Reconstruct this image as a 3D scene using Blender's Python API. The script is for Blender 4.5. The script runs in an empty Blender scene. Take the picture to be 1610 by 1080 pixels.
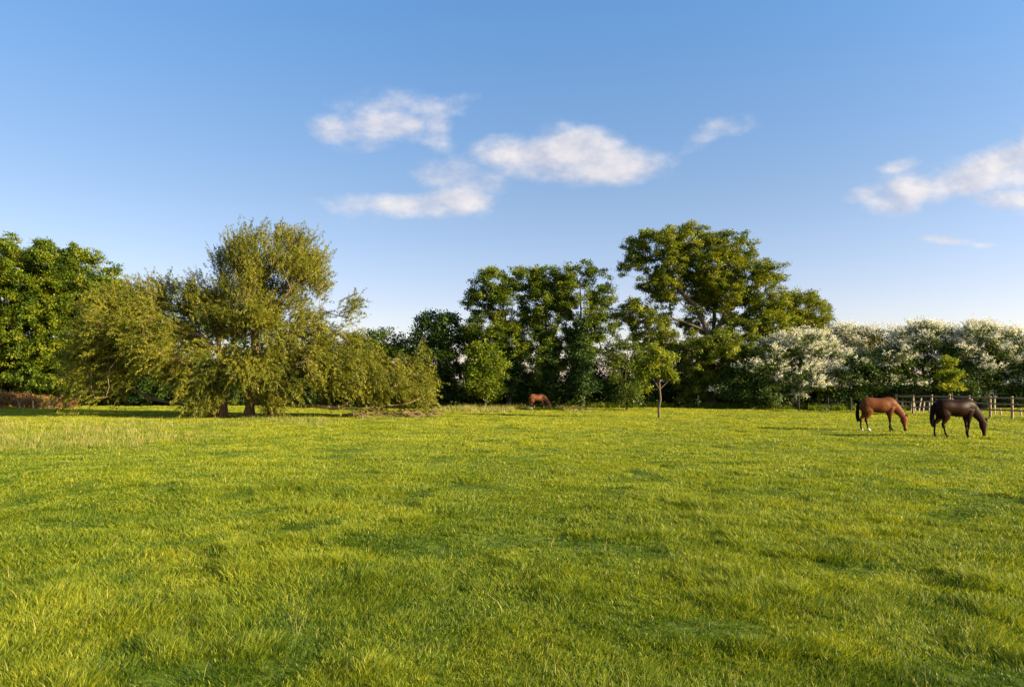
import bpy, math, random
import numpy as np
from mathutils import Vector, Matrix
S = bpy.context.scene
C = S.collection
R = math.radians
rng = np.random.default_rng(7)

# ---------------------------------------------------------------- camera, sky, sun
EYE = 2.35            # eye height, metres
F = 1073.0            # focal length in pixels of the 1610 px wide photograph
HZ, CX = 600.0, 805.0
cam_d = bpy.data.cameras.new('camera')
cam = bpy.data.objects.new('camera', cam_d); C.objects.link(cam)
cam.location = (0, 0, EYE); cam.rotation_euler = (R(90), 0, 0)
cam_d.sensor_width = 36; cam_d.lens = 36 * F / 1610
cam_d.shift_y = (HZ - 540) / 1610
cam_d.clip_start = 0.1; cam_d.clip_end = 9000
S.camera = cam

SUN_EL, SUN_AZ = R(17.5), R(112)      # azimuth clockwise from the viewing direction
SKY_ROT = SUN_AZ
sun_vec = Vector((math.sin(SUN_AZ) * math.cos(SUN_EL), math.cos(SUN_AZ) * math.cos(SUN_EL), math.sin(SUN_EL)))
sd = bpy.data.lights.new('sun', 'SUN'); sd.energy = 5.0; sd.angle = R(0.6); sd.color = (1.0, 0.84, 0.53)
so = bpy.data.objects.new('sun', sd); C.objects.link(so)
so.rotation_euler = sun_vec.to_track_quat('Z', 'Y').to_euler()

S.view_settings.view_transform = 'Standard'; S.view_settings.look = 'None'
S.view_settings.exposure = 1.5; S.view_settings.gamma = 1; S.view_settings.use_curve_mapping = False


class NT:
    """tiny helper to write node graphs"""
    def __init__(s, tree): s.t = tree; s.n = tree.nodes; s.l = tree.links
    def node(s, typ, **kw):
        n = s.n.new(typ)
        for k, v in kw.items(): setattr(n, k, v)
        return n
    def put(s, sock, v):
        if isinstance(v, bpy.types.NodeSocket): s.l.new(v, sock)
        elif v is not None: sock.default_value = v
    def math(s, op, a, b=None, c=None, clamp=False):
        n = s.node('ShaderNodeMath', operation=op, use_clamp=clamp)
        s.put(n.inputs[0], a)
        if b is not None: s.put(n.inputs[1], b)
        if c is not None: s.put(n.inputs[2], c)
        return n.outputs[0]
    def mix(s, f, a, b, blend='MIX'):
        n = s.node('ShaderNodeMix', data_type='RGBA', blend_type=blend)
        s.put(n.inputs[0], f); s.put(n.inputs[6], a); s.put(n.inputs[7], b)
        return n.outputs[2]
    def ramp(s, f, stops):
        n = s.node('ShaderNodeValToRGB'); e = n.color_ramp.elements
        while len(e) < len(stops): e.new(0.5)
        for q, (p, c) in zip(e, stops): q.position = p; q.color = (*c, 1) if len(c) == 3 else c
        s.put(n.inputs[0], f); return n.outputs[0]
    def noise(s, vec, scale, detail=4, rough=.55):
        n = s.node('ShaderNodeTexNoise'); s.put(n.inputs['Vector'], vec)
        n.inputs['Scale'].default_value = scale; n.inputs['Detail'].default_value = detail; n.inputs['Roughness'].default_value = rough
        return n.outputs['Fac']


def build_world():
    w = bpy.data.worlds.new('World'); S.world = w; w.use_nodes = True
    t = NT(w.node_tree); t.n.clear()
    sky = t.node('ShaderNodeTexSky', sky_type='NISHITA', sun_disc=False)
    sky.sun_elevation = SUN_EL; sky.sun_rotation = SKY_ROT
    sky.air_density = 1.0; sky.dust_density = 0.6; sky.ozone_density = 2.2; sky.altitude = 0
    tc = t.node('ShaderNodeTexCoord')
    sp = t.node('ShaderNodeSeparateXYZ'); t.put(sp.inputs[0], tc.outputs['Generated'])
    x, y, z = sp.outputs
    yy = t.math('MAXIMUM', y, 0.02)
    u = t.math('DIVIDE', x, yy); v = t.math('DIVIDE', z, yy)
    front = t.math('GREATER_THAN', y, 0.05)
    # low-frequency wobble so that cloud outlines are torn
    cv = t.node('ShaderNodeCombineXYZ'); t.put(cv.inputs[0], u); t.put(cv.inputs[1], t.math('MULTIPLY', v, 1.55)); cv.inputs[2].default_value = 0.37
    nA = t.noise(cv.outputs[0], 9.0, 8, .58)
    off = t.node('ShaderNodeVectorMath', operation='ADD'); t.put(off.inputs[0], cv.outputs[0]); off.inputs[1].default_value = (.018, .020, 0)
    nS = t.noise(off.outputs[0], 9.0, 4, .5)
    nC = t.noise(cv.outputs[0], 26.0, 5, .6)
    cl = [  # px, py, rx, ry, strength, tilt (px right -> px up)
        (640, 165, 95, 22, .62, .02), (600, 195, 62, 24, .85, 0), (530, 208, 46, 22, .85, -.1), (560, 230, 55, 14, .60, 0),
        (690, 208, 22, 34, .66, 0), (715, 172, 28, 16, .38, 0), (655, 190, 30, 25, .45, 0),
        (690, 278, 62, 26, .80, 0), (745, 292, 64, 22, .82, 0), (655, 322, 95, 19, 1.15, 0), (722, 316, 55, 22, 1.2, .0),
        (835, 245, 68, 24, .95, 0), (915, 238, 60, 28, 1.1, 0), (960, 262, 66, 26, 1.15, 0), (880, 272, 78, 22, .9, 0), (1002, 262, 18, 20, .5, 0),
        (1122, 205, 42, 19, .95, .25), (1100, 226, 26, 12, .6, .2),
        (1600, 262, 92, 32, 1.15, .12), (1520, 285, 88, 27, 1.05, .2), (1440, 300, 68, 24, 1.0, .1), (1405, 320, 48, 22, .95, 0), (1355, 307, 40, 12, .85, .15),
        (1415, 260, 28, 10, .75, .15), (1580, 312, 66, 18, .85, 0), (1480, 377, 34, 6, .7, -.05), (1553, 386, 18, 4.5, .6, 0), (620, 465, 70, 5, .16, 0), (700, 470, 40, 4, .14, 0)]
    tot = None
    for (px, py, rx, ry, st, tilt) in cl:
        u0, v0 = (px - CX) / F, (HZ - py) / F
        du = t.math('SUBTRACT', u, u0); dv = t.math('SUBTRACT', v, v0)
        if tilt: dv = t.math('MULTIPLY_ADD', du, -tilt, dv)
        a = t.math('MULTIPLY', du, F / rx / 1.08); b = t.math('MULTIPLY', dv, F / ry / 1.06)
        q = t.math('MULTIPLY_ADD', a, a, t.math('MULTIPLY', b, b))
        g = t.math('MULTIPLY', t.math('EXPONENT', t.math('MULTIPLY', t.math('POWER', q, 1.3), -.6)), st)
        tot = g if tot is None else t.math('MAXIMUM', tot, g)
    dens = t.math('ADD', tot, t.math('MULTIPLY', t.math('SUBTRACT', nA, .5), 2.3))
    dens = t.math('ADD', dens, t.math('MULTIPLY', t.math('SUBTRACT', nC, .5), .35))
    dens = t.math('MULTIPLY', dens, t.math('GREATER_THAN', tot, .015))
    mr = t.node('ShaderNodeMapRange', interpolation_type='SMOOTHSTEP'); t.put(mr.inputs[0], dens)
    mr.inputs[1].default_value = .22; mr.inputs[2].default_value = 1.25; mr.inputs[3].default_value = 0; mr.inputs[4].default_value = .93
    m = t.math('MULTIPLY', mr.outputs[0], front)
    m = t.math('MULTIPLY', m, t.math('MULTIPLY', tot, 6.0, clamp=True))
    # cloud body: sunlit relief painted in, warm white sunward, grey-lilac on far sides
    gr = t.math('MULTIPLY_ADD', t.math('SUBTRACT', nA, nS), 3.6, .55, clamp=True)
    ccol = t.mix(gr, (2.15, 2.25, 2.70, 1), (3.60, 3.40, 3.36, 1))
    skc = t.node('ShaderNodeHueSaturation'); t.put(skc.inputs['Color'], sky.outputs[0])
    skc.inputs['Saturation'].default_value = 1.0; skc.inputs['Value'].default_value = 1.0
    zr = t.ramp(t.math('MULTIPLY', z, 1.6), [(0, (.92, .75, .82)), (.19, (.89, .72, .765)), (.40, (.80, .745, .77)), (.80, (.64, .88, 1.04))])
    skt = t.mix(1.0, skc.outputs[0], zr, 'MULTIPLY')
    az = t.node('ShaderNodeVectorMath', operation='SCALE'); t.put(az.inputs[0], skt); t.put(az.inputs['Scale'], t.math('MULTIPLY_ADD', x, .20, .98))
    col = t.mix(m, az.outputs[0], ccol)
    bg = t.node('ShaderNodeBackground'); t.put(bg.inputs[0], col); bg.inputs[1].default_value = 0.094
    out = t.node('ShaderNodeOutputWorld'); t.l.new(bg.outputs[0], out.inputs[0])
build_world()


# ---------------------------------------------------------------- numpy noise and ground
_tab = np.random.default_rng(3).random((256, 256))
def vnoise(x, y):
    xi = np.floor(x).astype(int); yi = np.floor(y).astype(int)
    fx = x - xi; fy = y - yi; fx = fx * fx * (3 - 2 * fx); fy = fy * fy * (3 - 2 * fy)
    g = lambda i, j: _tab[i & 255, j & 255]
    return (g(xi, yi) * (1 - fx) + g(xi + 1, yi) * fx) * (1 - fy) + (g(xi, yi + 1) * (1 - fx) + g(xi + 1, yi + 1) * fx) * fy
def fbm(x, y, o=4, r=.5):
    s = 0; a = 1; n = 0
    for k in range(o):
        s = s + a * vnoise(x * 2 ** k + 17.3 * k, y * 2 ** k + 5.1 * k); n += a; a *= r
    return s / n
def ground(x, y):
    x = np.asarray(x, float); y = np.asarray(y, float)
    z = .22 * (fbm(x / 14 + 3, y / 14 + 9, 2) - .5) + .10 * (fbm(x / 2.1 + 40, y / 2.1, 2) - .5) + .07 * (fbm(x / .7, y / .7 + 30, 2) - .5)
    far = np.clip((np.hypot(x, y) - 120) / 400, 0, 1)
    return z * (1 - far)
def gz(x, y): return float(ground(x, y))
def W(px, d): return (px - CX) / F * d
def Zp(py, d): return EYE - (py - HZ) / F * d


def mesh(name, verts, loops, sizes, mat, parent=None, attrs=None, smooth=False, loc=None):
    """verts (N,3); loops flat vertex indices; sizes = corners of each face"""
    me = bpy.data.meshes.new(name)
    verts = np.asarray(verts, np.float32); loops = np.asarray(loops, np.int32); sizes = np.asarray(sizes, np.int32)
    me.vertices.add(len(verts)); me.vertices.foreach_set('co', verts.ravel())
    me.loops.add(len(loops)); me.loops.foreach_set('vertex_index', loops)
    me.polygons.add(len(sizes))
    st = np.zeros(len(sizes), np.int32); st[1:] = np.cumsum(sizes)[:-1]
    me.polygons.foreach_set('loop_start', st); me.polygons.foreach_set('loop_total', sizes)
    if smooth: me.polygons.foreach_set('use_smooth', np.ones(len(sizes), bool))
    for k, a in (attrs or {}).items():
        at = me.attributes.new(k, 'FLOAT', 'POINT'); at.data.foreach_set('value', np.asarray(a, np.float32))
    me.update(calc_edges=True)
    me.materials.append(mat)
    o = bpy.data.objects.new(name, me); C.objects.link(o)
    if parent is not None: o.parent = parent
    if loc is not None: o.location = loc
    return o


def empty(name, loc, label, cat, group=None, rz=0):
    o = bpy.data.objects.new(name, None); C.objects.link(o)
    o.location = loc; o.rotation_euler = (0, 0, rz); o.empty_display_size = .3
    o['label'] = label; o['category'] = cat
    if group: o['group'] = group
    return o


# ---------------------------------------------------------------- materials
def new_mat(name):
    m = bpy.data.materials.new(name); m.use_nodes = True; t = NT(m.node_tree); t.n.clear()
    out = t.node('ShaderNodeOutputMaterial'); return m, t, out
def leaf_mat(name, dark, mid, light, trans=.35, rough=.5, spec=.3, patch=.5, pamp=.6):
    m, t, out = new_mat(name)
    at = t.node('ShaderNodeAttribute', attribute_name='tint')
    ge = t.node('ShaderNodeNewGeometry')
    n = t.noise(ge.outputs['Position'], patch, 2)
    f = t.math('ADD', at.outputs['Fac'], t.math('MULTIPLY', t.math('SUBTRACT', n, .5), pamp), clamp=True)
    col = t.ramp(f, [(.05, dark), (.5, mid), (.95, light)])
    p = t.node('ShaderNodeBsdfPrincipled'); t.put(p.inputs['Base Color'], col)
    p.inputs['Roughness'].default_value = rough; p.inputs['Specular IOR Level'].default_value = spec
    tr = t.node('ShaderNodeBsdfTranslucent')
    t.put(tr.inputs[0], t.mix(1.0, col, (1.25, 1.15, .55, 1), 'MULTIPLY'))
    mx = t.node('ShaderNodeMixShader'); mx.inputs[0].default_value = trans
    t.l.new(p.outputs[0], mx.inputs[1]); t.l.new(tr.outputs[0], mx.inputs[2]); t.l.new(mx.outputs[0], out.inputs[0])
    return m
def simple_mat(name, a, b, scale=6, rough=.8, spec=.3, stretch=(1, 1, 1), bump=0, detail=5):
    m, t, out = new_mat(name)
    tc = t.node('ShaderNodeTexCoord'); mp = t.node('ShaderNodeMapping'); t.put(mp.inputs[0], tc.outputs['Object']); mp.inputs['Scale'].default_value = stretch
    n = t.noise(mp.outputs[0], scale, detail, .65)
    col = t.ramp(n, [(.3, a), (.7, b)])
    p = t.node('ShaderNodeBsdfPrincipled'); t.put(p.inputs['Base Color'], col)
    p.inputs['Roughness'].default_value = rough; p.inputs['Specular IOR Level'].default_value = spec
    if bump:
        bn = t.node('ShaderNodeBump'); bn.inputs['Strength'].default_value = bump; bn.inputs['Distance'].default_value = .03
        t.put(bn.inputs['Height'], n); t.l.new(bn.outputs[0], p.inputs['Normal'])
    t.l.new(p.outputs[0], out.inputs[0]); return m

M = {}
M['grass'] = leaf_mat('grass_blades', (.046, .096, .006), (.176, .236, .011), (.44, .42, .032), trans=.42, rough=.42, spec=.25, patch=.3, pamp=.25)
M['dry'] = leaf_mat('straw_grass', (.13, .18, .02), (.27, .26, .05), (.48, .37, .13), trans=.35, rough=.6, patch=.3)
M['oak'] = leaf_mat('broad_leaves', (.036, .064, .006), (.122, .160, .008), (.28, .29, .015), trans=.34)
M['bright'] = leaf_mat('bright_leaves', (.080, .125, .008), (.200, .245, .014), (.36, .36, .026), trans=.42)
M['ash'] = leaf_mat('green_leaves', (.025, .056, .005), (.095, .145, .008), (.235, .255, .013), trans=.34)
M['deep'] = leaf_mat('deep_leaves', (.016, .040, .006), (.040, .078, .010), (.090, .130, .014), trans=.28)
M['willow'] = leaf_mat('willow_leaves', (.065, .085, .006), (.175, .182, .011), (.33, .30, .026), trans=.36, rough=.45)
M['thorn'] = leaf_mat('hawthorn_leaves', (.022, .052, .010), (.062, .108, .016), (.140, .170, .022), trans=.3)
M['thornlight'] = leaf_mat('flushed_hawthorn_leaves', (.050, .065, .010), (.120, .125, .018), (.22, .20, .03), trans=.34)
M['blossom'] = leaf_mat('may_blossom', (.42, .41, .34), (.64, .62, .52), (.80, .78, .69), trans=.25, rough=.7)
M['bramble'] = leaf_mat('bramble', (.15, .075, .025), (.32, .16, .055), (.45, .26, .11), trans=.25, patch=1.5)
M['bark'] = simple_mat('bark', (.055, .042, .028), (.17, .125, .080), 3, .9, .15, (3, 3, .6), .8)
M['barkdark'] = simple_mat('dark_bark', (.028, .024, .018), (.085, .070, .050), 3, .9, .15, (3, 3, .6), .8)
M['barkwillow'] = simple_mat('willow_bark', (.12, .075, .040), (.34, .22, .12), 4, .85, .2, (4, 4, .5), .9)
M['twig'] = simple_mat('willow_twigs', (.15, .115, .04), (.30, .23, .09), 2, .7, .3)
M['wood'] = simple_mat('fence_timber', (.17, .115, .075), (.32, .23, .155), 9, .8, .2, (1, 1, 1), .4)
M['stake'] = simple_mat('pale_stake_wood', (.34, .26, .18), (.52, .42, .30), 9, .8, .2)
M['eye'] = simple_mat('dark_eye', (.006, .004, .003), (.012, .008, .006), 4, .15, .6)


def horse_mat(name, rough):
    m, t, out = new_mat(name)
    at = t.node('ShaderNodeAttribute', attribute_name='coat')
    tc = t.node('ShaderNodeTexCoord')
    n = t.noise(tc.outputs['Object'], 5, 4)
    hs = t.node('ShaderNodeHueSaturation'); t.put(hs.inputs['Color'], at.outputs['Color'])
    t.put(hs.inputs['Value'], t.math('MULTIPLY_ADD', n, 1.4, .3))
    p = t.node('ShaderNodeBsdfPrincipled'); t.put(p.inputs['Base Color'], hs.outputs[0])
    p.inputs['Roughness'].default_value = rough; p.inputs['Specular IOR Level'].default_value = .055
    n2 = t.noise(tc.outputs['Object'], 60, 3)
    bn = t.node('ShaderNodeBump'); bn.inputs['Strength'].default_value = .08; bn.inputs['Distance'].default_value = .006
    t.put(bn.inputs['Height'], n2); t.l.new(bn.outputs[0], p.inputs['Normal'])
    t.l.new(p.outputs[0], out.inputs[0]); return m
M['coat'] = horse_mat('horse_coat', .46)
M['hair'] = simple_mat('black_horse_hair', (.004, .0032, .003), (.012, .009, .007), 8, .8, .05, (6, 6, .6), .6)


# ---------------------------------------------------------------- the field
def spaced(pts):
    out = []
    for (a, b, s) in pts: out += list(np.arange(a, b, s))
    return np.array(out + [pts[-1][1]])
def build_ground():
    ys = spaced([(-3000, -200, 700), (-200, -20, 30), (-20, 2, 2), (2, 16, .14), (16, 40, .35), (40, 80, .9), (80, 200, 12), (200, 1000, 100), (1000, 8000, 1000)])
    xs = spaced([(-8000, -1000, 1000), (-1000, -200, 100), (-200, -60, 14), (-60, -16, 1.0), (-16, 16, .14), (16, 60, 1.0), (60, 200, 14), (200, 1000, 100), (1000, 8000, 1000)])
    X, Y = np.meshgrid(xs, ys); Z = ground(X, Y)
    nx, ny = len(xs), len(ys)
    V = np.stack([X, Y, Z], -1).reshape(-1, 3)
    i = np.arange(nx * ny).reshape(ny, nx)
    q = np.stack([i[:-1, :-1], i[:-1, 1:], i[1:, 1:], i[1:, :-1]], -1).reshape(-1, 4)
    m, t, out = new_mat('field_soil_and_sward')
    ge = t.node('ShaderNodeNewGeometry')
    n1 = t.noise(ge.outputs['Position'], .35, 4); n2 = t.noise(ge.outputs['Position'], 5, 6, .7)
    f = t.math('ADD', t.math('MULTIPLY', n1, .5), t.math('MULTIPLY', n2, .5))
    col = t.ramp(f, [(.35, (.050, .085, .008)), (.5, (.125, .165, .015)), (.65, (.22, .24, .025))])
    p = t.node('ShaderNodeBsdfPrincipled'); t.put(p.inputs['Base Color'], col); p.inputs['Roughness'].default_value = .95; p.inputs['Specular IOR Level'].default_value = .1
    bn = t.node('ShaderNodeBump'); bn.inputs['Strength'].default_value = .8; bn.inputs['Distance'].default_value = .05
    t.put(bn.inputs['Height'], n2); t.l.new(bn.outputs[0], p.inputs['Normal']); t.l.new(p.outputs[0], out.inputs[0])
    o = mesh('field_ground', V, q.ravel(), np.full(len(q), 4), m, smooth=True)
    o['kind'] = 'structure'; o['label'] = 'level green meadow running back to the trees'
build_ground()


def blades(name, cx, cy, per, spread, hgt, wid, tint, mat, segs, leanf=.5, label=''):
    """grass tufts: per blades around each centre, leaning out of the tuft"""
    n = len(cx) * per
    X = np.repeat(cx, per); Y = np.repeat(cy, per); sp = np.repeat(spread, per)
    a = rng.random(n) * 2 * np.pi; r = np.sqrt(rng.random(n)) * sp
    bx = X + np.cos(a) * r; by = Y + np.sin(a) * r
    h = np.repeat(hgt, per) * (.45 + .75 * rng.random(n)); w = np.repeat(wid, per) * (.6 + .8 * rng.random(n))
    la = a + rng.normal(0, .9, n); ln = h * leanf * (.25 + 1.3 * rng.random(n))
    # tuft-scale sweep of the sward
    sw = fbm(bx / 1.3 + 50, by / 1.3, 2) * 4 * np.pi
    ex = np.cos(la) * ln + np.cos(sw) * h * .28; ey = np.sin(la) * ln + np.sin(sw) * h * .28
    bz = ground(bx, by) - .005
    fa = rng.random(n) * np.pi
    sx = np.cos(fa) * w * .5; sy = np.sin(fa) * w * .5
    tt = np.clip(np.repeat(tint, per) + rng.normal(0, .24, n) + (rng.random(n) < .03) * .5, 0, 1)
    rows = []
    lv = {1: [(0, 1)], 2: [(0, 1), (.5, .8)], 3: [(0, .9), (.4, 1.0), (.75, .65)]}[segs]
    for (s, ws) in lv:
        px = bx + ex * s ** 1.8; py = by + ey * s ** 1.8; pz = bz + h * s * (1 - .12 * s)
        rows.append(np.stack([px - sx * ws, py - sy * ws, pz], -1)); rows.append(np.stack([px + sx * ws, py + sy * ws, pz], -1))
    rows.append(np.stack([bx + ex, by + ey, bz + h * .88], -1))
    k = len(rows)
    V = np.stack(rows, 1).reshape(-1, 3)
    b = np.arange(n)[:, None] * k
    fl = []
    for s in range(segs - 1): fl.append(b + np.array([2 * s, 2 * s + 1, 2 * s + 3, 2 * s + 2]))
    fl.append(b + np.array([2 * segs - 2, 2 * segs - 1, 2 * segs]))
    L = np.concatenate(fl, 1).ravel(); sz = np.tile([4] * (segs - 1) + [3], n)
    o = mesh(name, V, L, sz, mat, attrs={'tint': np.repeat(tt, k)})
    o['kind'] = 'stuff'; o['label'] = label
    return o


def sward(d0, d1, rho0, seed):
    g = np.random.default_rng(seed); X = []; Y = []; D = []
    d = d0
    while d < d1:
        e = min(d * 1.12, d1); half0, half1 = -(.78 * e + 3), (.78 * e + 3)
        rho = rho0 * (5 / d) ** 1.45
        n = int(rho * (half1 - half0) * (e - d))
        X.append(g.uniform(half0, half1, n)); Y.append(g.uniform(d, e, n)); D.append(np.full(n, (d + e) / 2)); d = e
    X, Y, D = map(np.concatenate, (X, Y, D))
    # where the meadow is long, where grazed down to hollows
    big = fbm(X / 3.2 + 8, Y / 3.2 + 2, 3); sm = fbm(X / .55 + 3, Y / .55, 3)
    hh = np.clip((sm - .30) * 2.1, .46, 1.25) * (.55 + .9 * big)
    hol = np.clip((.36 - fbm(X / 1.1 + 90, Y / 1.1 + 14, 2)) * 6, 0, 1)
    hh = hh * (1 - .5 * hol)
    tint = .47 + (big - .5) * .25 + (fbm(X / .9 + 60, Y / .9 + 7, 2) - .5) * .38 - .34 * hol
    return X, Y, D, hh, tint
def build_grass():
    X, Y, D, hh, ti = sward(3.6, 15, 620, 11)
    blades('meadow_grass', X, Y, 13, .05 * (D / 5) ** .5, .155 * hh, .0040 * (D / 5) ** .75, ti, M['grass'], 3, .55, 'lush green meadow grass with leaning blades near the viewer')
    X, Y, D, hh, ti = sward(15, 66, 620, 12)
    ti = ti + .26 * np.clip((Y - 12) / 30, 0, 1)  # brightness of the sunlit far sward put into the blade tint
    blades('meadow_grass', X, Y, 11, .05 * (D / 5) ** .6, .125 * hh, .0043 * (D / 5) ** .85, ti, M['grass'], 2, .5, 'yellower green meadow grass stretching back to the trees')
build_grass()


def dry_grass():
    g = np.random.default_rng(21)
    def patch(pxa, pxb, pya, pyb, n, thr):
        px = g.uniform(pxa, pxb, n); py = g.uniform(pya, pyb, n)
        d = EYE * F / (py - HZ); x = (px - CX) / F * d
        ex = np.minimum((px - pxa) / (pxb - pxa), (pxb - px) / (pxb - pxa)) * 4; ey = np.minimum((py - pya) / (pyb - pya), (pyb - py) / (pyb - pya)) * 3.0
        if pxa < 0: ex = (pxb - px) / (pxb - pxa) * 2.2
        fd = np.clip(np.minimum(ex, ey), 0, 1); fd = fd * fd * (3 - 2 * fd)
        q = np.clip((fbm(x / 2.2 + 11, d / 2.2 + 31, 3) - thr) * 6, 0, 1)
        k = (g.random(n) < fd * q) & ~((np.abs(x - W(845, 58.5)) < 2.0) & (d < 58.8) & (d > 50))
        global fade; fade = (.3 + .7 * fd)[k]
        return x[k], d[k]
    # straw-coloured strip in front of the left trees
    x, y = patch(-60, 430, 646, 716, 6500, .40)
    blades('dry_grass', x, y, 7, np.full(len(x), .16), fade * g.uniform(.12, .44, len(x)), np.full(len(x), .014), fade * g.uniform(.0, .75, len(x)), M['dry'], 2, .3, 'pale straw grass seed heads standing left of the willow')
    x, y = patch(640, 950, 636, 649, 7500, .30)
    blades('dry_grass', x, y, 7, np.full(len(x), .2), fade * g.uniform(.2, .62, len(x)), np.full(len(x), .024), g.uniform(.2, .8, len(x)), M['dry'], 2, .22, 'tall yellowing grass strip around the far horse')
    x, y = patch(300, 700, 648, 672, 3000, .42)
    blades('dry_grass', x, y, 8, np.full(len(x), .2), g.uniform(.15, .34, len(x)), np.full(len(x), .020), g.uniform(.0, .5, len(x)), M['dry'], 2, .4, 'rough uncut grass tufts at the foot of the willow')
    # old flower stalks scattered thinly through the meadow
    y = 4 + 40 * g.random(1500) ** 1.4; x = g.uniform(-.85, .85, 1500) * y
    blades('dead_stalks', x, y, 3, np.full(len(x), .04), g.uniform(.10, .24, len(x)), .0035 * (y / 5) ** .6, g.uniform(.3, 1, len(x)), M['dry'], 2, .5, 'thin straw-coloured dead stalks scattered through the green meadow')
    # nettles and uncut grass along the foot of the hedge
    px = g.uniform(925, 1420, 2600); d = 56.8 + 1.6 * g.random(2600) ** .7 + np.interp(px, [925, 1200, 1420], [3.2, .2, -3.4]); x = (px - CX) / F * d
    k = fbm(x / 1.6, d / 1.6 + 4, 2) > .40; x = x[k]; d = d[k]
    blades('hedge_foot_growth', x, d, 9, np.full(len(x), .22), g.uniform(.2, .65, len(x)), np.full(len(x), .05), g.uniform(.0, .5, len(x)), M['grass'], 2, .45, 'rough grass and nettles along the foot of the hawthorns')
dry_grass()


# ---------------------------------------------------------------- trees
def tubes(P, par, rad, sides=6):
    """one frustum for every node -> parent edge"""
    P = np.asarray(P); par = np.asarray(par); rad = np.asarray(rad)
    k = np.where(par >= 0)[0]; a = P[par[k]]; b = P[k]; ra = rad[par[k]]; rb = rad[k]
    ra = np.minimum(ra, rb * 1.6 + .01)
    d = b - a; L = np.linalg.norm(d, axis=1, keepdims=True) + 1e-9; d = d / L
    b = b + d * rb[:, None] * .35
    up = np.where(np.abs(d[:, 2:3]) > .9, np.array([[1., 0, 0]]), np.array([[0, 0, 1.]]))
    s = np.cross(d, up); s /= np.linalg.norm(s, axis=1, keepdims=True); t = np.cross(d, s)
    an = np.arange(sides) / sides * 2 * np.pi
    ring = s[:, None] * np.cos(an)[None, :, None] + t[:, None] * np.sin(an)[None, :, None]
    V = np.concatenate([a[:, None] + ring * ra[:, None, None], b[:, None] + ring * rb[:, None, None]], 1)
    n = len(k); base = np.arange(n)[:, None, None] * 2 * sides
    i = np.arange(sides); j = (i + 1) % sides
    q = np.stack([i, j, j + sides, i + sides], -1)[None] + base
    return V.reshape(-1, 3), q.reshape(-1), np.full(n * sides, 4)


def grow(stems, targets, g, step=.6, rtip=.012, rroot=.35, bend=.35, wander=.06, lift=.1, pathw=.22):
    """skeleton from given stem polylines out to every target point"""
    P = []; par = []; pl = []; dr = []
    for si, st in enumerate(stems):
        st = [np.array(p, float) for p in st]
        if si == 0 or st[0][2] < .15: prev = -1
        else:
            A = np.array(P); prev = int(np.argmin(np.linalg.norm(A - st[0], axis=1)))
            st = st[1:]
        for i, p in enumerate(st):
            if prev >= 0:
                a = P[prev]; n = max(1, int(np.linalg.norm(p - a) / step))
                for k in range(1, n + 1):
                    q = a + (p - a) * k / n + g.normal(0, wander * .5, 3) * (k < n)
                    d = q - P[prev]; L = np.linalg.norm(d) + 1e-9
                    P.append(q); par.append(prev); pl.append(pl[prev] + L); dr.append(d / L); prev = len(P) - 1
            else:
                P.append(p); par.append(-1); pl.append(0.); dr.append(np.array([0, 0, 1.])); prev = len(P) - 1
    nstem = len(P); top = np.array(P[min(nstem - 1, 4)])
    T = np.array(targets); order = np.argsort(np.linalg.norm(T - top, axis=1))
    arr = np.zeros((nstem + len(T) * 40, 3)); arr[:nstem] = P; pla = np.zeros(len(arr)); pla[:nstem] = pl
    low = .18 * max(T[:, 2].max(), 1)
    for ti in order:
        a = T[ti]; n0 = len(P)
        D = np.linalg.norm(arr[:n0] - a, axis=1)
        cost = D + pathw * pla[:n0] + .5 * np.maximum(arr[:n0, 2] - a[2], 0) + np.where(arr[:n0, 2] < min(low, a[2] * .6), 1.5, 0)
        j = int(np.argmin(cost)); L = D[j]
        if L < .15: continue
        p0 = arr[j].copy(); ctrl = p0 + dr[j] * L * bend + np.array([0, 0, lift * L])
        n = max(2, int(L / step)); prev = j
        if n0 + n >= len(arr):
            arr = np.vstack([arr, np.zeros((4000, 3))]); pla = np.concatenate([pla, np.zeros(4000)])
        for k in range(1, n + 1):
            s = k / n; q = (1 - s) ** 2 * p0 + 2 * s * (1 - s) * ctrl + s * s * a
            if k < n: q = q + g.normal(0, wander, 3) * L ** .5
            d = q - arr[prev]; l = np.linalg.norm(d) + 1e-9
            arr[len(P)] = q; pla[len(P)] = pla[prev] + l
            P.append(q); par.append(prev); dr.append(d / l); prev = len(P) - 1
    P = np.array(P); par = np.array(par); cnt = np.zeros(len(P))
    ch = np.bincount(par[par >= 0], minlength=len(P))
    cnt[ch == 0] = 1
    for k in range(len(P) - 1, 0, -1):
        if par[k] >= 0: cnt[par[k]] += cnt[k]
    pw = math.log(rroot / rtip) / math.log(max(cnt.max(), 2))
    rad = rtip * cnt ** pw
    fl = np.clip(1 - P[:, 2] / .8, 0, 1); rad = rad * (1 + .6 * fl ** 2 * (rad > .35 * rroot))
    return P, par, rad


def leaves(cen, along, nrm, ln, wd, tint, fold=.18):
    n = len(cen)
    al = along / (np.linalg.norm(along, axis=1, keepdims=True) + 1e-9)
    sd = np.cross(al, nrm); sd /= (np.linalg.norm(sd, axis=1, keepdims=True) + 1e-9); nn = np.cross(sd, al)
    ln = np.broadcast_to(ln, n)[:, None]; wd = np.broadcast_to(wd, n)[:, None]
    a = cen - al * ln * .5; c = cen + al * ln * .5
    b = cen + sd * wd * .5 + nn * wd * fold; d = cen - sd * wd * .5 + nn * wd * fold
    V = np.stack([a, b, c, d], 1).reshape(-1, 3)
    return V, np.arange(4 * n), np.full(n, 4), np.repeat(np.clip(tint, 0, 1), 4)


def unit(g, n):
    v = g.normal(0, 1, (n, 3)); return v / np.linalg.norm(v, axis=1, keepdims=True)


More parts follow.
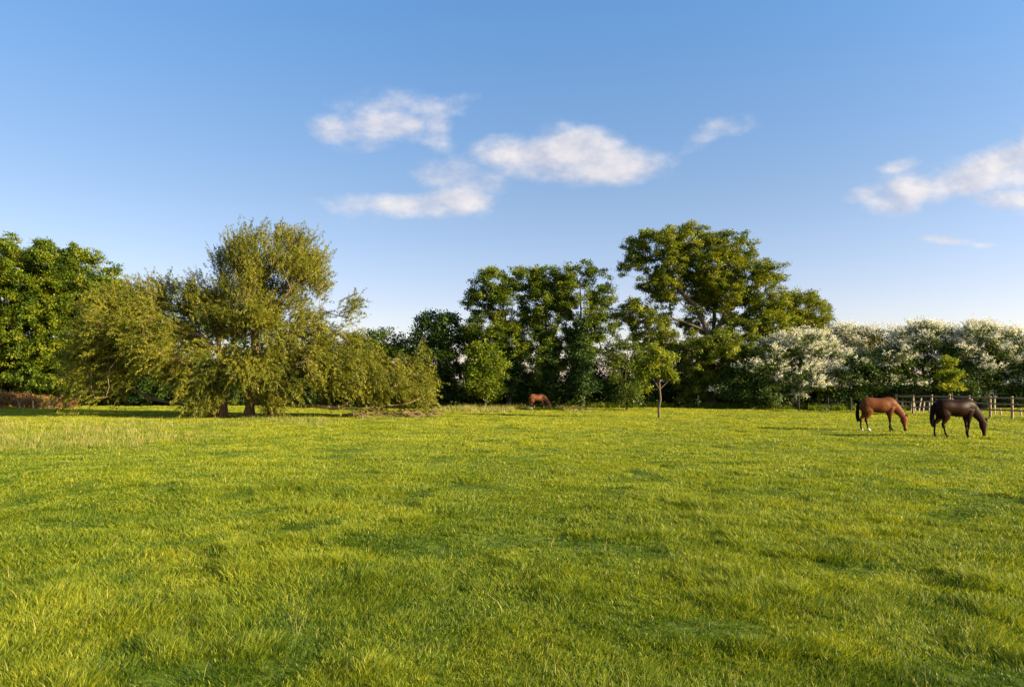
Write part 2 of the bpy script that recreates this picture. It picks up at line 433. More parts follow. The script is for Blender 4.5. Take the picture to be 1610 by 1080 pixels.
def foliage(cl, cr, per, g, ln, wd, centre, spray=.26, ns=9, droop=.2, upb=.7, out=.6, tv=.16, flat=.75, tint0=.5):
    """leaf clumps: every cluster = ns sprays of per/ns leaves"""
    n = len(cl); cr = np.broadcast_to(cr, n)
    off = unit(g, n * ns) * (g.random((n * ns, 1)) ** .45)
    off[:, 2] *= flat
    sc = np.repeat(cl, ns, 0) + off * np.repeat(cr, ns)[:, None]
    outd = np.repeat(cl, ns, 0) - centre; outd /= (np.linalg.norm(outd, axis=1, keepdims=True) + 1e-6)
    sdir = off * .9 + outd * out + unit(g, n * ns) * .35; sdir[:, 2] -= droop
    m = max(2, per // ns); N = n * ns * m
    st = np.repeat(np.repeat(g.normal(0, tv, n), ns) + g.normal(0, tv * .8, n * ns), m) + g.normal(0, tv * .6, N) + tint0
    lp = np.repeat(sc, m, 0) + g.normal(0, spray, (N, 3)) * np.array([1, 1, .62])
    al = np.repeat(sdir, m, 0) + unit(g, N) * .75
    nr = np.repeat(off * .9 + outd * .35, m, 0) + np.array([0, 0, upb]) + unit(g, N) * .45
    s = .65 + .7 * g.random(N)
    return leaves(lp, al, nr, ln * s, wd * s, st)


def clusters(blobs, d, g, k=1.0, cr=.7, shell=.55):
    """blobs given in picture units at distance d -> cluster centres in metres (relative to the point (0,0) of the world)"""
    out = []; s = d / F
    for b in blobs:
        px, py, rx, ry = b[:4]; dy = b[4] if len(b) > 4 else 0; kk = b[5] if len(b) > 5 else 1
        rx *= s; ry *= s; rd = b[6] if len(b) > 6 else .5 * (rx + ry) * 1.15
        c = np.array([W(px, d), d + dy, Zp(py, d)])
        A = (rx * ry + rx * rd + ry * rd) / 3 * 4 * math.pi
        n = max(3, int(k * kk * A / (cr * cr * 2.6)))
        v = unit(g, n) * (shell + (1 - shell) * g.random((n, 1)) ** .6)
        out.append(c + v * np.array([rx, rd, ry]))
    return np.concatenate(out)


def prune(c, base_z=.4, sep=0):
    return c[c[:, 2] > base_z]


def join(parts):
    V = []; L = []; Z = []; T = []; o = 0
    for v, l, s, t in parts:
        V.append(v); L.append(l + o); Z.append(s); T.append(t); o += len(v)
    return np.concatenate(V), np.concatenate(L), np.concatenate(Z), np.concatenate(T)


def tree(name, label, cat, px, d, blobs, seed, mat, bark, stems=None, rroot=.3, k=1.0, cr=.7, per=150, ln=.2, wd=.12, shell=.5,
         group=None, dead=0, blossom=None, ivy=None, spray=.24, ns=9, gap=0, lowz=.5, tint0=.5, upb=.7, droop=.2, flat=.75, rtip=.011, out=.6, jag=0, crown_name='crown'):
    g = np.random.default_rng(seed)
    x0, y0 = W(px, d), d; z0 = gz(x0, y0)
    e = empty(name, (x0, y0, z0), label, cat, group)
    org = np.array([x0, y0, z0])
    cl = clusters(blobs, d, g, k, cr, shell)
    if gap:
        q = fbm(cl[:, 0] / 1.9 + seed, cl[:, 2] / 1.9 + cl[:, 1] * .25, 2); cl = cl[q > gap]
    cl = cl[cl[:, 2] > lowz]
    cen = cl.mean(0); cen[2] -= 1.2
    if stems is None:
        hh = cl[:, 2].max(); stems = [[(px, 0, 0)], ]
        top = cl[:, 2].min() + .35 * (hh - cl[:, 2].min())
        st = [[org, org + np.array([g.normal(0, .1), 0, top * .5]), np.array([x0 * .6 + cen[0] * .4, y0, top])]]
    else:
        st = []
        for s in stems: st.append([np.array([W(p[0], d), d + (p[2] if len(p) > 2 else 0), Zp(p[1], d)]) for p in s])
        st[0][0] = org.copy()
    st = [[p - org for p in s] for s in st]; c0 = cl - org
    P, par, rad = grow(st, c0, g, rroot=rroot, rtip=rtip)
    if dead:   # bare twigs poking out of the crown
        pass
    P[par == -1, 2] -= .15
    v, l, s = tubes(P, par, rad)
    mesh('trunk', v, l, s, bark, e, smooth=True)
    c0c = cen - org
    V, L, Z, T = foliage(c0, cr * (.75 + .5 * g.random(len(c0))), per, g, ln, wd, c0c, spray, ns, droop, upb, out, flat=flat, tint0=tint0)
    ok = None
    mesh(crown_name, V, L, Z, mat, e, attrs={'tint': T})
    if ivy:
        ci = clusters(ivy, d, g, 1.4, .5, .2) - org
        V, L, Z, T = foliage(ci, .5, 120, g, .15, .13, ci.mean(0), .2, 8, .4, .4)
        mesh('ivy', V, L, Z, M['deep'], e, attrs={'tint': T})
    if blossom:
        blos(e, c0, cr, g, c0c, **blossom)
    return e


def blos(e, c0, cr, g, cen, frac=.6, sprays=14, per=16, size=.085, top=.0, side=0, name='blossom'):
    """white flower heads lying along the outer shoots"""
    outd = c0 - cen; outd /= np.linalg.norm(outd, axis=1, keepdims=True)
    hn = (c0[:, 2] - c0[:, 2].min()) / (np.ptp(c0[:, 2]) + 1e-6)
    score = g.random(len(c0)) * .3 + top * hn + side * outd[:, 0] + .35 * (fbm(c0[:, 0] / 1.5 + 5, c0[:, 2] / 1.1 + 9, 2) - .5) * 6
    k = score > np.quantile(score, 1 - frac); c = c0[k]; o = outd[k]
    n = len(c)
    v = unit(g, n * sprays); v[:, 2] = np.abs(v[:, 2]) * .9 + .05
    v += np.repeat(o, sprays, 0) * .6 + np.array([0, -.25, 0]); v /= np.linalg.norm(v, axis=1, keepdims=True)
    sc = np.repeat(c, sprays, 0) + v * cr * g.uniform(.8, 1.25, (n * sprays, 1))
    # each spray is a short arching rod of little flower heads
    rod = unit(g, n * sprays) * .6 + v * .5 + np.repeat(o, sprays, 0) * .5; rod[:, 2] *= .5
    rod /= np.linalg.norm(rod, axis=1, keepdims=True)
    N = n * sprays * per; s = np.repeat(g.uniform(.15, .62, n * sprays), per) * g.uniform(-1, 1, N)
    p = np.repeat(sc, per, 0) + np.repeat(rod, per, 0) * s[:, None] + g.normal(0, .05, (N, 3))
    nr = unit(g, N) * .9 + np.array([0, 0, .6]) + np.repeat(v, per, 0) * .5
    V, L, Z, T = leaves(p, unit(g, N), nr, size * (.6 + .7 * g.random(N)), size * (.6 + .7 * g.random(N)), g.uniform(.2, .95, N), .1)
    mesh(name, V, L, Z, M['blossom'], e, attrs={'tint': T})


exec_trees = True
# --- tall trees at the left edge
tree('broadleaf_tree', 'tallest dense green tree filling the left edge behind the brown bramble', 'tree', 40, 64,
     [(30, 425, 70, 52), (-30, 450, 80, 80), (60, 440, 45, 50), (20, 500, 85, 70), (70, 520, 60, 70), (10, 580, 80, 55), (-60, 540, 70, 90), (75, 590, 55, 40)], 31, M['ash'], M['barkdark'],
     rroot=.45, k=.8, cr=.85, per=330, ln=.185, wd=.125, tint0=.58, shell=.65, spray=.19, ns=8)
tree('broadleaf_tree', 'dense green tree sloping down behind the left limbs of the willow', 'tree', 140, 66,
     [(95, 415, 45, 35), (130, 440, 50, 45), (165, 470, 40, 40), (120, 500, 60, 60), (180, 520, 50, 60), (140, 570, 70, 50), (200, 580, 50, 45)], 32, M['ash'], M['barkdark'],
     rroot=.4, k=.8, cr=.85, per=330, ln=.185, wd=.125, tint0=.52, shell=.65, spray=.19, ns=8)
tree('broadleaf_tree', 'dark tree standing hidden behind the middle of the willow', 'tree', 270, 68,
     [(235, 520, 60, 60), (290, 540, 60, 60), (340, 560, 60, 60), (250, 590, 70, 40), (330, 600, 70, 30)], 33, M['deep'], M['barkdark'], rroot=.3, k=.55, cr=.9, per=110, ln=.26, wd=.17, shell=.5)

# --- tall trees of the middle
tree('small_tree', 'small dark round-topped tree just right of the willow top', 'tree', 605, 64,
     [(605, 540, 34, 26), (575, 560, 35, 35), (625, 570, 38, 35), (600, 600, 45, 30)], 41, M['ash'], M['barkdark'], k=.8, cr=.6, per=130, ln=.2, wd=.13, rroot=.18, tint0=.4)
tree('small_tree', 'dark sparse tree with a flat spreading top left of the tall trees', 'tree', 692, 63,
     [(690, 505, 34, 15), (670, 530, 28, 18), (710, 535, 28, 25), (690, 570, 40, 40), (655, 570, 28, 30)], 42, M['deep'], M['barkdark'], k=.8, cr=.5, per=110, ln=.2, wd=.12, rroot=.2, out=1.0)
tree('ash_tree', 'left one of the three tall middle trees, with a stepped left edge', 'tree', 800, 62,
     [(775, 448, 34, 26), (752, 480, 26, 26), (795, 480, 32, 34), (738, 470, 10, 14), (765, 520, 34, 32), (800, 535, 32, 36), (740, 515, 20, 20), (770, 565, 42, 40)], 43, M['ash'], M['barkdark'],
     stems=[[(802, 640), (803, 580), (799, 540), (795, 500), (785, 460)], [(799, 540), (775, 505), (758, 480)]], rroot=.28, k=.78, cr=.44, per=165, ln=.135, wd=.095, spray=.15, ns=6, gap=.26, tint0=.6,
     ivy=[(803, 590, 14, 45)])
tree('ash_tree', 'middle one of the three tall middle trees, above the far horse', 'tree', 856, 62,
     [(830, 442, 32, 24), (860, 440, 28, 22), (880, 465, 22, 30), (845, 480, 38, 32), (865, 520, 32, 34), (830, 530, 28, 34), (850, 570, 42, 36)], 44, M['ash'], M['barkdark'],
     stems=[[(860, 640), (861, 590), (862, 545), (858, 500), (852, 455)], [(862, 545), (880, 505), (885, 470)], [(861, 560), (840, 520), (832, 480)]], rroot=.28, k=.78, cr=.44, per=165, ln=.135, wd=.095, spray=.15, ns=6, gap=.27, tint0=.55,
     ivy=[(862, 570, 15, 60)])
tree('ash_tree', 'right one of the three tall middle trees, airy with an ivy-clad stem', 'tree', 914, 61,
     [(910, 430, 28, 22), (935, 445, 25, 24), (895, 460, 20, 28), (948, 475, 20, 30), (915, 485, 36, 32), (948, 515, 22, 26), (890, 500, 20, 28), (925, 545, 40, 18, 0, .6)], 45, M['ash'], M['barkdark'],
     stems=[[(914, 640), (915, 580), (914, 520), (913, 480), (912, 440)], [(914, 520), (935, 480), (942, 450)], [(914, 530), (897, 490), (893, 455)]], rroot=.26, k=.72, cr=.44, per=150, ln=.135, wd=.095, spray=.15, ns=6, gap=.30, tint0=.6,
     ivy=[(914, 555, 20, 62), (914, 600, 24, 30)])
tree('young_tree', 'bright yellow-green young tree in front of the tall middle trees', 'tree', 762, 59,
     [(755, 555, 22, 24), (775, 575, 18, 25), (752, 595, 20, 24), (772, 612, 18, 18)], 46, M['bright'], M['bark'], k=.8, cr=.45, per=110, ln=.2, wd=.13, rroot=.1, tint0=.28, gap=.45)

# --- the big oak
tree('oak_tree', 'biggest tree, broad leaning oak crown with thick bare limbs showing through', 'tree', 1118, 61,
     [(1118, 545, 40, 24, -2.5, .8), (1082, 560, 36, 24, -2, .8), (1152, 550, 38, 24, -2, .8), (1045, 455, 34, 26), (1075, 490, 40, 22, 1, .7), (1110, 505, 34, 24, 2, .7), (1130, 455, 50, 40, 2), (1060, 540, 40, 26, 0, .8), (1020, 545, 30, 18, 0, .6), (1210, 505, 40, 26), (1035, 385, 46, 30), (1085, 378, 42, 26), (1145, 388, 42, 26), (1000, 400, 24, 26), (982, 425, 10, 14, 0, .6), (1065, 420, 50, 28, 0, .8), (1120, 425, 50, 38), (1170, 430, 36, 32),
      (1212, 428, 28, 20), (1020, 445, 26, 22, 0, .6), (1090, 460, 40, 26, 1.5, .7), (1150, 470, 44, 32), (1205, 470, 36, 28), (1000, 492, 36, 26), (1035, 520, 36, 24, 0, .7), (985, 520, 24, 22, 0, .7),
      (1170, 520, 45, 28), (1120, 575, 55, 34), (1085, 600, 40, 30), (1155, 600, 40, 30)], 51, M['oak'], M['bark'],
     stems=[[(1116, 645), (1117, 590), (1116, 545), (1108, 510), (1090, 478), (1068, 456), (1052, 430), (1040, 400)], [(1112, 520), (1092, 513), (1072, 505), (1050, 498)],
            [(1116, 550), (1132, 510), (1148, 480), (1150, 445), (1146, 410)], [(1148, 480), (1170, 462), (1200, 448), (1222, 432), (1238, 424)], [(1068, 456), (1070, 420), (1080, 390)],
            [(1132, 512), (1160, 500), (1190, 485), (1215, 478)], [(1072, 505), (1030, 500), (1000, 505)]],
     rroot=.62, k=.74, cr=.46, per=175, ln=.135, wd=.10, spray=.15, ns=6, gap=.27, tint0=.60, shell=.35)
tree('field_tree', 'lower rounded tree joined to the right flank of the big oak', 'tree', 1262, 63,
     [(1255, 475, 32, 18), (1285, 495, 22, 26), (1235, 500, 30, 24), (1265, 520, 40, 26), (1230, 540, 34, 26)], 52, M['oak'], M['bark'], k=.95, cr=.5, per=170, ln=.135, wd=.10, spray=.16, ns=7, rroot=.2, tint0=.65)
tree('small_tree', 'thin loose-crowned small tree just left of the lone young tree', 'tree', 985, 56,
     [(985, 622, 24, 17, -.5, 1.3), (985, 595, 22, 16), (985, 555, 28, 20), (1008, 570, 20, 20), (965, 575, 20, 16), (990, 590, 26, 14)], 53, M['oak'], M['bark'], k=.75, cr=.42, per=80, ln=.17, wd=.10, rroot=.07, tint0=.25, gap=.36)

# --- the young tree in the open field
tree('young_tree', 'young tree with a thin bare stem standing alone in the open grass', 'tree', 1037, 44,
     [(1035, 560, 17, 16), (1050, 570, 14, 14), (1022, 575, 14, 13), (1040, 585, 20, 11), (1012, 588, 16, 9), (1003, 578, 10, 8), (1060, 590, 9, 6), (1020, 610, 9, 5), (1030, 545, 8, 8)], 54, M['bright'], M['bark'],
     stems=[[(1037, 657), (1035.5, 643), (1038.5, 628), (1037, 612), (1036, 590), (1038, 560)], [(1037, 612), (1028, 598), (1012, 592)], [(1037, 612), (1050, 600), (1060, 590)], [(1037, 618), (1026, 612), (1018, 610)]],
     rroot=.07, rtip=.009, k=.62, cr=.27, per=95, ln=.14, wd=.08, spray=.12, tint0=.52, shell=.2, flat=.6)

# --- hawthorns in flower
HG = 'flowering hawthorns along the right side of the field'
bl = dict(frac=.62, sprays=12, per=16, size=.095, top=.25, side=.15)
tree('hawthorn', 'leftmost flowering hawthorn, domed, white blossom thickest on its right top', 'hawthorn', 1240, 58,
     [(1262, 545, 46, 24), (1215, 560, 40, 24), (1300, 575, 26, 36), (1180, 585, 40, 26), (1240, 595, 60, 32), (1150, 608, 32, 22), (1200, 618, 60, 22), (1290, 615, 36, 26)], 61, M['thorn'], M['barkdark'],
     group=HG, rroot=.25, k=.85, cr=.55, per=120, ln=.15, wd=.10, blossom=dict(frac=.58, sprays=10, per=22, size=.085, top=.25, side=.4), lowz=.3)
tree('hawthorn', 'creamy-topped hawthorn with few flowers behind the bay horse', 'hawthorn', 1365, 62,
     [(1335, 535, 40, 20), (1390, 537, 38, 22), (1360, 570, 50, 28), (1335, 600, 40, 30), (1395, 600, 36, 30)], 62, M['thornlight'], M['barkdark'],
     group=HG, rroot=.22, k=.85, cr=.55, per=120, ln=.15, wd=.10, blossom=dict(frac=.36, sprays=9, per=16, size=.09, top=.7, side=.1), lowz=.3, tint0=.45)
tree('hawthorn', 'dark leafy hawthorn with a low overhanging hollow behind the fence corner', 'hawthorn', 1360, 57,
     [(1350, 580, 40, 26), (1395, 570, 36, 24), (1330, 610, 30, 24), (1385, 600, 40, 16)], 65, M['thorn'], M['barkdark'],
     group=HG, rroot=.2, k=.85, cr=.5, per=120, ln=.15, wd=.10, blossom=dict(frac=.30, sprays=7, per=12, size=.08, top=.3, side=.1), lowz=.3)
tree('hawthorn', 'spiky-topped hawthorn rising above the fence corner, flowers spilling down', 'hawthorn', 1452, 57,
     [(1450, 530, 34, 20), (1425, 555, 32, 26), (1475, 555, 34, 28), (1450, 585, 42, 26), (1430, 605, 30, 22), (1485, 605, 30, 26)], 63, M['thorn'], M['barkdark'],
     group=HG, rroot=.24, k=.85, cr=.55, per=120, ln=.15, wd=.10, blossom=dict(frac=.48, sprays=10, per=22, size=.09, top=.5, side=.2), lowz=.3)
tree('hawthorn', 'widest hawthorn, masses of creamy blossom above the dark horse', 'hawthorn', 1545, 56,
     [(1530, 532, 42, 20), (1575, 545, 36, 24), (1510, 560, 36, 24), (1555, 570, 50, 26), (1600, 575, 26, 26), (1530, 600, 46, 30), (1590, 605, 40, 32)], 64, M['thorn'], M['barkdark'],
     group=HG, rroot=.26, k=.85, cr=.55, per=120, ln=.15, wd=.10, blossom=dict(frac=.6, sprays=10, per=24, size=.09, top=.45, side=.15), lowz=.3)
tree('hawthorn', 'hawthorn cut by the right edge of the view, dark green below few flowers', 'hawthorn', 1640, 55,
     [(1640, 560, 36, 30), (1620, 595, 36, 30), (1660, 600, 50, 34), (1690, 565, 40, 34)], 66, M['thorn'], M['barkdark'],
     group=HG, rroot=.24, k=.8, cr=.55, per=110, ln=.15, wd=.10, blossom=dict(frac=.3, sprays=9, per=14, size=.09, top=.4, side=.1), lowz=.3)
tree('young_tree', 'young yellow-green tree tied behind the fence, above the dark horse', 'tree', 1492, 50,
     [(1489, 568, 9, 12), (1497, 590, 14, 14), (1480, 592, 10, 9), (1500, 608, 13, 7), (1484, 608, 10, 6)], 67, M['bright'], M['bark'],
     rroot=.05, rtip=.008, k=.65, cr=.25, per=90, ln=.13, wd=.09, spray=.11, tint0=.55, shell=.2)


# --- shaded shrubs that close the foot of the tree line
LA = ['shaded shrub behind the trailing tip of the willow', 'shaded shrub under the small round-topped tree', 'shaded shrub between the small round-topped and flat-topped trees', 'shaded shrub under the dark flat-topped tree',
      'shaded shrub just left of the yellow-green young tree', 'shaded shrub behind the yellow-green young tree', 'shaded shrub at the foot of the left tall middle tree', 'shaded shrub behind the tail of the far horse',
      'shaded shrub behind the head of the far horse', 'low shaded shrub left of the sky gap under the tall trees', 'low shaded shrub right of the sky gap under the tall trees', 'shaded shrub behind the thin loose-crowned small tree',
      'shaded shrub behind the lone young field tree', 'shaded shrub left of the oak stem', 'shaded shrub in front of the oak stem', 'shaded shrub between the oak and the leftmost hawthorn']
LB = LA + ['outermost dark shrub under the tallest left tree', 'dark shrub behind the brambles under the tallest left tree', 'dark shrub behind the right end of the brambles', 'dark shrub seen through the drooping left limbs of the willow',
           'dark shrub behind the low left limb of the willow', 'dark shrub seen through the hollow left of the willow stems', 'dark shrub directly behind the left willow stem', 'dark shrub directly behind the middle willow stem',
           'dark shrub behind the right willow stem', 'dark shrub seen above the fallen willow limb', 'dark shrub behind the left half of the leftmost hawthorn', 'dark shrub behind the right half of the leftmost hawthorn',
           'dark shrub behind the gap between the two leftmost hawthorns', 'dark shrub behind the hawthorn above the bay horse', 'dark shrub behind the fence corner hawthorn', 'dark shrub behind the young tree tied at the fence',
           'dark shrub behind the middle of the widest hawthorn', 'dark shrub behind the right side of the widest hawthorn', 'dark shrub behind the hawthorn at the right edge']
def shrubs():
    g = np.random.default_rng(77)
    rows = [(x, g.uniform(62.5, 66), g.uniform(36, 50), g.uniform(30, 42)) for x in range(545, 1190, 42)]
    rows += [(x, g.uniform(66, 70), g.uniform(50, 60), g.uniform(30, 45)) for x in range(-40, 545, 60)]
    rows += [(x, g.uniform(61, 65), g.uniform(40, 50), g.uniform(30, 40)) for x in range(1200, 1700, 60)][:9]
    for i, (px, d, rx, ry) in enumerate(rows):
        side = 0 if px < 500 else (1 if px < 1190 else 2)
        lab = (LB[i] if i < len(LB) else None) or ['dark understorey shrub behind the willow and its left neighbours', 'dark shrub in the shaded hedge under the tall trees', 'dark shrub behind the flowering hawthorns'][side]
        if 870 < px < 905: ry = 22
        if 930 < px < 1060: ry = 46
        g0 = HZ + EYE * F / d
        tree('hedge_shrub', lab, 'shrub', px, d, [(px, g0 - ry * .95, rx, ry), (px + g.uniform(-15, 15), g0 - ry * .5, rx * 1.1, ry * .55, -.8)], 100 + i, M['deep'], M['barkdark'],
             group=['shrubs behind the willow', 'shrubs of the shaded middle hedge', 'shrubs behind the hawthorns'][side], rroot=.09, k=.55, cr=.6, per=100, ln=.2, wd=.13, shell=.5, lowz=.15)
shrubs()


# --- the bramble bank at the left edge
def bramble():
    g = np.random.default_rng(9)
    e = empty('bramble_bank', (W(30, 58), 58, gz(W(30, 58), 58)), 'low russet-brown bramble bank under the left trees', 'bramble')
    org = np.array(e.location); n = 230
    px = g.uniform(-120, 118, n); d = g.uniform(59, 61.5, n)
    h = np.interp(px, [-120, 0, 60, 118], [1.5, 1.3, 1.0, .5]) * g.random(n) ** .6
    c = np.stack([(px - CX) / F * d, d, ground((px - CX) / F * d, d) + h], -1) - org
    V, L, Z, T = foliage(c, .42, 110, g, .13, .06, c.mean(0) - np.array([0, 0, 2.]), .2, 8, .0, .5)
    mesh('foliage', V, L, Z, M['bramble'], e, attrs={'tint': T})
    P, par, rad = grow([[np.zeros(3), np.array([0, 0, .3])]], c[::3], g, rroot=.04, rtip=.01, step=.5)
    v, l, s = tubes(P, par, rad, 5); mesh('stems', v, l, s, M['twig'], e)
bramble()


# ---------------------------------------------------------------- the willow
def willow():
    g = np.random.default_rng(88); d = 45.5
    e = empty('willow_tree', (W(345, d), d, gz(W(345, d), d)), 'huge sprawling olive-green willow with drooping pale twigs and several stems', 'tree')
    org = np.array(e.location)
    B = [(305, 545, 40, 20, -3.2, 1.1), (345, 540, 34, 26, -2.6, 1.0), (395, 500, 40, 34, -1.5, 1.0), (345, 618, 34, 16, -2.2, 1.2), (385, 610, 26, 22, -2.2, 1.1), (430, 628, 30, 16, -2.4, 1.2), (405, 585, 40, 26, -2.4), (470, 625, 24, 16, -1.6), (375, 480, 50, 40), (255, 498, 34, 26), (440, 500, 40, 36, 1), (360, 530, 60, 40, 1), (465, 560, 50, 40, 1), (525, 575, 40, 30), (330, 500, 40, 30), (400, 405, 66, 34, 1), (450, 410, 44, 40, 1), (362, 432, 30, 30, 1), (420, 455, 80, 48), (480, 450, 26, 40), (300, 466, 34, 20), (235, 462, 48, 20, 1.5), (185, 488, 44, 30), (275, 528, 50, 30, -2), (225, 515, 50, 26, -2), (250, 500, 60, 40),
         (165, 530, 46, 36), (330, 500, 50, 40), (215, 545, 56, 34, -1), (145, 575, 32, 34, 0, .8), (185, 595, 46, 30, -1, .8), (290, 555, 52, 40, -1), (310, 590, 26, 34, -1.5), (350, 565, 36, 40, -1),
         (415, 540, 50, 54, -1.5), (430, 595, 38, 36, -2.5), (478, 535, 34, 46, -.5), (520, 545, 30, 30), (548, 500, 14, 20, 0, .55), (562, 560, 28, 28), (345, 585, 30, 26, -1.8), (325, 620, 14, 14, -1.6, .8), (500, 590, 50, 38, -1.5), (560, 590, 50, 34, -1),
         (610, 600, 44, 32, -.5), (650, 605, 32, 32), (600, 630, 44, 12, -.6, .7), (640, 560, 18, 16, 0, .7), (545, 480, 12, 14, 0, .5), (130, 625, 30, 18, -.5, .6)]
    cr = .75
    cl = clusters(B, d, g, 1.35, cr, .62)
    q = fbm(cl[:, 0] / 1.7 + 4, cl[:, 2] / 1.7 + cl[:, 1] * .3, 2)
    gpx = cl[:, 0] / cl[:, 1] * F + CX; gpy = HZ - (cl[:, 2] - EYE) / cl[:, 1] * F
    hollow = ((gpx > 225) & (gpx < 300) & (gpy > 592)) | ((gpx > 362) & (gpx < 405) & (gpy > 598)) | ((gpx > 440) & (gpx < 580) & (gpy > 622))
    cl = cl[(q > .35) & (cl[:, 2] > .35) & ~hollow]
    c0 = cl - org
    def S(pts): return [np.array([W(p[0], d), d + (p[2] if len(p) > 2 else 0), Zp(p[1], d)]) - org for p in pts]
    z0 = HZ + EYE * F / d
    stems = [S([(345, z0), (347, 635), (352, 600), (350, 560), (335, 510), (325, 470)]),
             S([(388, z0, .4), (392, 620, .4), (398, 570, .3), (402, 520), (398, 470), (405, 420)]),
             S([(432, z0, -.2), (428, 630), (440, 600), (470, 560), (500, 520)]),
             S([(350, 560), (325, 528, -1), (285, 522, -2), (240, 545, -2.6), (215, 580, -3), (212, 620, -3.2)]),
             S([(325, 525, -1), (270, 505, -1.5), (215, 510, -2), (160, 540, -2)]),
             S([(402, 520), (430, 490), (460, 450), (470, 410)]),
             S([(350, 600), (310, 580, -1.2), (300, 600, -1.8), (290, 625, -2)]),
             S([(428, 636), (470, 637, -.8), (540, 640, -1.2), (600, 640, -1.4), (650, 632, -1.4)]),
             S([(540, 640, -1.2), (575, 615, -1), (600, 590, -.5), (640, 570)]),
             S([(345, 645), (290, 640, .8), (225, 628, 1.2), (190, 610, 1.0)]),
             S([(440, 600), (480, 575, -2), (520, 550, -2.4)])]
    P, par, rad = grow(stems, c0, g, rroot=.40, rtip=.014, step=.5, bend=.5, wander=.09, lift=.12, pathw=.12)
    P[par == -1, 2] -= .15
    v, l, s = tubes(P, par, rad, 7)
    mesh('trunk', v, l, s, M['barkwillow'], e, smooth=True)
    # drooping whips with narrow leaves along them
    n = len(c0); nt = 14; N = n * nt
    cen = np.array([W(370, d), d, 3.0]) - org
    o = np.repeat(c0, nt, 0) - cen; o[:, 2] *= .8; o /= np.linalg.norm(o, axis=1, keepdims=True)
    high = np.clip((np.repeat(c0[:, 2], nt) - 5) / 4, 0, 1)
    start = np.repeat(c0, nt, 0) + g.normal(0, .30, (N, 3))
    dirv = o * .9 + unit(g, N) * .75; dirv[:, 2] += .5 * high + .15; dirv /= np.linalg.norm(dirv, axis=1, keepdims=True)
    L = g.uniform(.4, 1.1, N) * (1 + .35 * high); sag = g.uniform(.15, .75, N) * (1 - .75 * high)
    def at(s): 
        p = start + dirv * (L * s)[:, None]; p[:, 2] -= sag * L * s * s; return p
    pts = [at(np.full(N, s)) for s in (0, .35, .7, 1.0)]
    PP = np.stack(pts, 1).reshape(-1, 3); pr = np.arange(4 * N) - 1; pr[::4] = -1
    keep = np.repeat(g.random(N) < .25 + .25 * high, 4)
    idx = np.where(keep)[0]; PPk = PP[idx]; prk = np.arange(len(idx)) - 1; prk[::4] = -1
    rr = np.tile([.013, .010, .008, .004], len(idx) // 4)
    v, l, s = tubes(PPk, prk, rr, 3); mesh('twigs', v, l, s, M['twig'], e)
    nl = 30; NN = N * nl
    s = g.random(NN) ** .8 * 1.05; rep = lambda a: np.repeat(a, nl, 0)
    p = rep(start) + rep(dirv) * (rep(L) * s)[:, None]; p[:, 2] -= rep(sag) * rep(L) * s * s
    p += g.normal(0, .045, (NN, 3))
    tg = rep(dirv).copy(); tg[:, 2] -= 2 * rep(sag) * s
    al = tg * .9 + unit(g, NN) * .7; al[:, 2] -= .1
    nr = unit(g, NN) * .8 + np.array([0, 0, .5]) + rep(o) * .4
    tint = rep(np.repeat(g.normal(.5, .14, n), nt)) + rep(g.normal(0, .1, N)) + g.normal(0, .1, NN)
    V, Lp, Z, T = leaves(p, al, nr, g.uniform(.12, .22, NN), g.uniform(.030, .050, NN), tint, .12)
    mesh('crown', V, Lp, Z, M['willow'], e, attrs={'tint': T})
    print('willow clusters', n, 'leaves', NN)
    # litter of broken pale twigs under the fallen limb, and shoots round the stools
    m = 150; a = np.stack([W(g.uniform(560, 690, m), d), d + g.uniform(-1.8, .6, m), g.uniform(.02, .45, m)], -1) - org
    a2 = a + np.stack([g.uniform(-1.1, 1.1, m), g.uniform(-.6, .6, m), g.uniform(-.25, .3, m)], -1); a2[:, 2] = np.maximum(a2[:, 2], -.02)
    k = 120; bx = g.choice([345, 345, 340, 432], k); b = np.stack([W(bx + g.normal(0, 7, k), d), d - g.uniform(.2, .8, k), np.zeros(k)], -1) - org
    b2 = b * np.array([.9, 1, 1]) + np.stack([g.normal(0, .28, k), g.normal(.25, .2, k), g.uniform(.6, 2.0, k)], -1)
    A = np.concatenate([a, b]); Bq = np.concatenate([a2, b2]); Q = np.stack([A, (A + Bq) / 2 + g.normal(0, .06, A.shape), Bq], 1).reshape(-1, 3)
    pr = np.arange(len(Q)) - 1; pr[::3] = -1
    v, l, s = tubes(Q, pr, np.tile([.028, .02, .01], len(A)), 4); mesh('shoots', v, l, s, M['barkwillow'], e)['kind'] = 'stuff'
willow()


# ---------------------------------------------------------------- horses
def loft(sections, seg=16, lateral=Vector((0, 1, 0))):
    """sections: (x, y, z, half width across, half height in the sagittal plane); closed tube"""
    pts = [Vector(s[:3]) for s in sections]; V = []; Fc = []
    for i, s in enumerate(sections):
        a = pts[max(i - 1, 0)]; b = pts[min(i + 1, len(pts) - 1)]; d = (b - a).normalized()
        lat = lateral - d * lateral.dot(d); lat.normalize(); nn = d.cross(lat).normalized()
        for k in range(seg):
            t = 2 * math.pi * k / seg; V.append(pts[i] + lat * math.cos(t) * s[3] + nn * math.sin(t) * s[4])
    for i in range(len(sections) - 1):
        for k in range(seg):
            k2 = (k + 1) % seg; Fc.append((i * seg + k, i * seg + k2, (i + 1) * seg + k2, (i + 1) * seg + k))
    n = len(V); V.append(pts[0]); V.append(pts[-1])
    for k in range(seg):
        k2 = (k + 1) % seg; Fc.append((n, k2, k)); e = (len(sections) - 1) * seg; Fc.append((n + 1, e + k, e + k2))
    return V, Fc
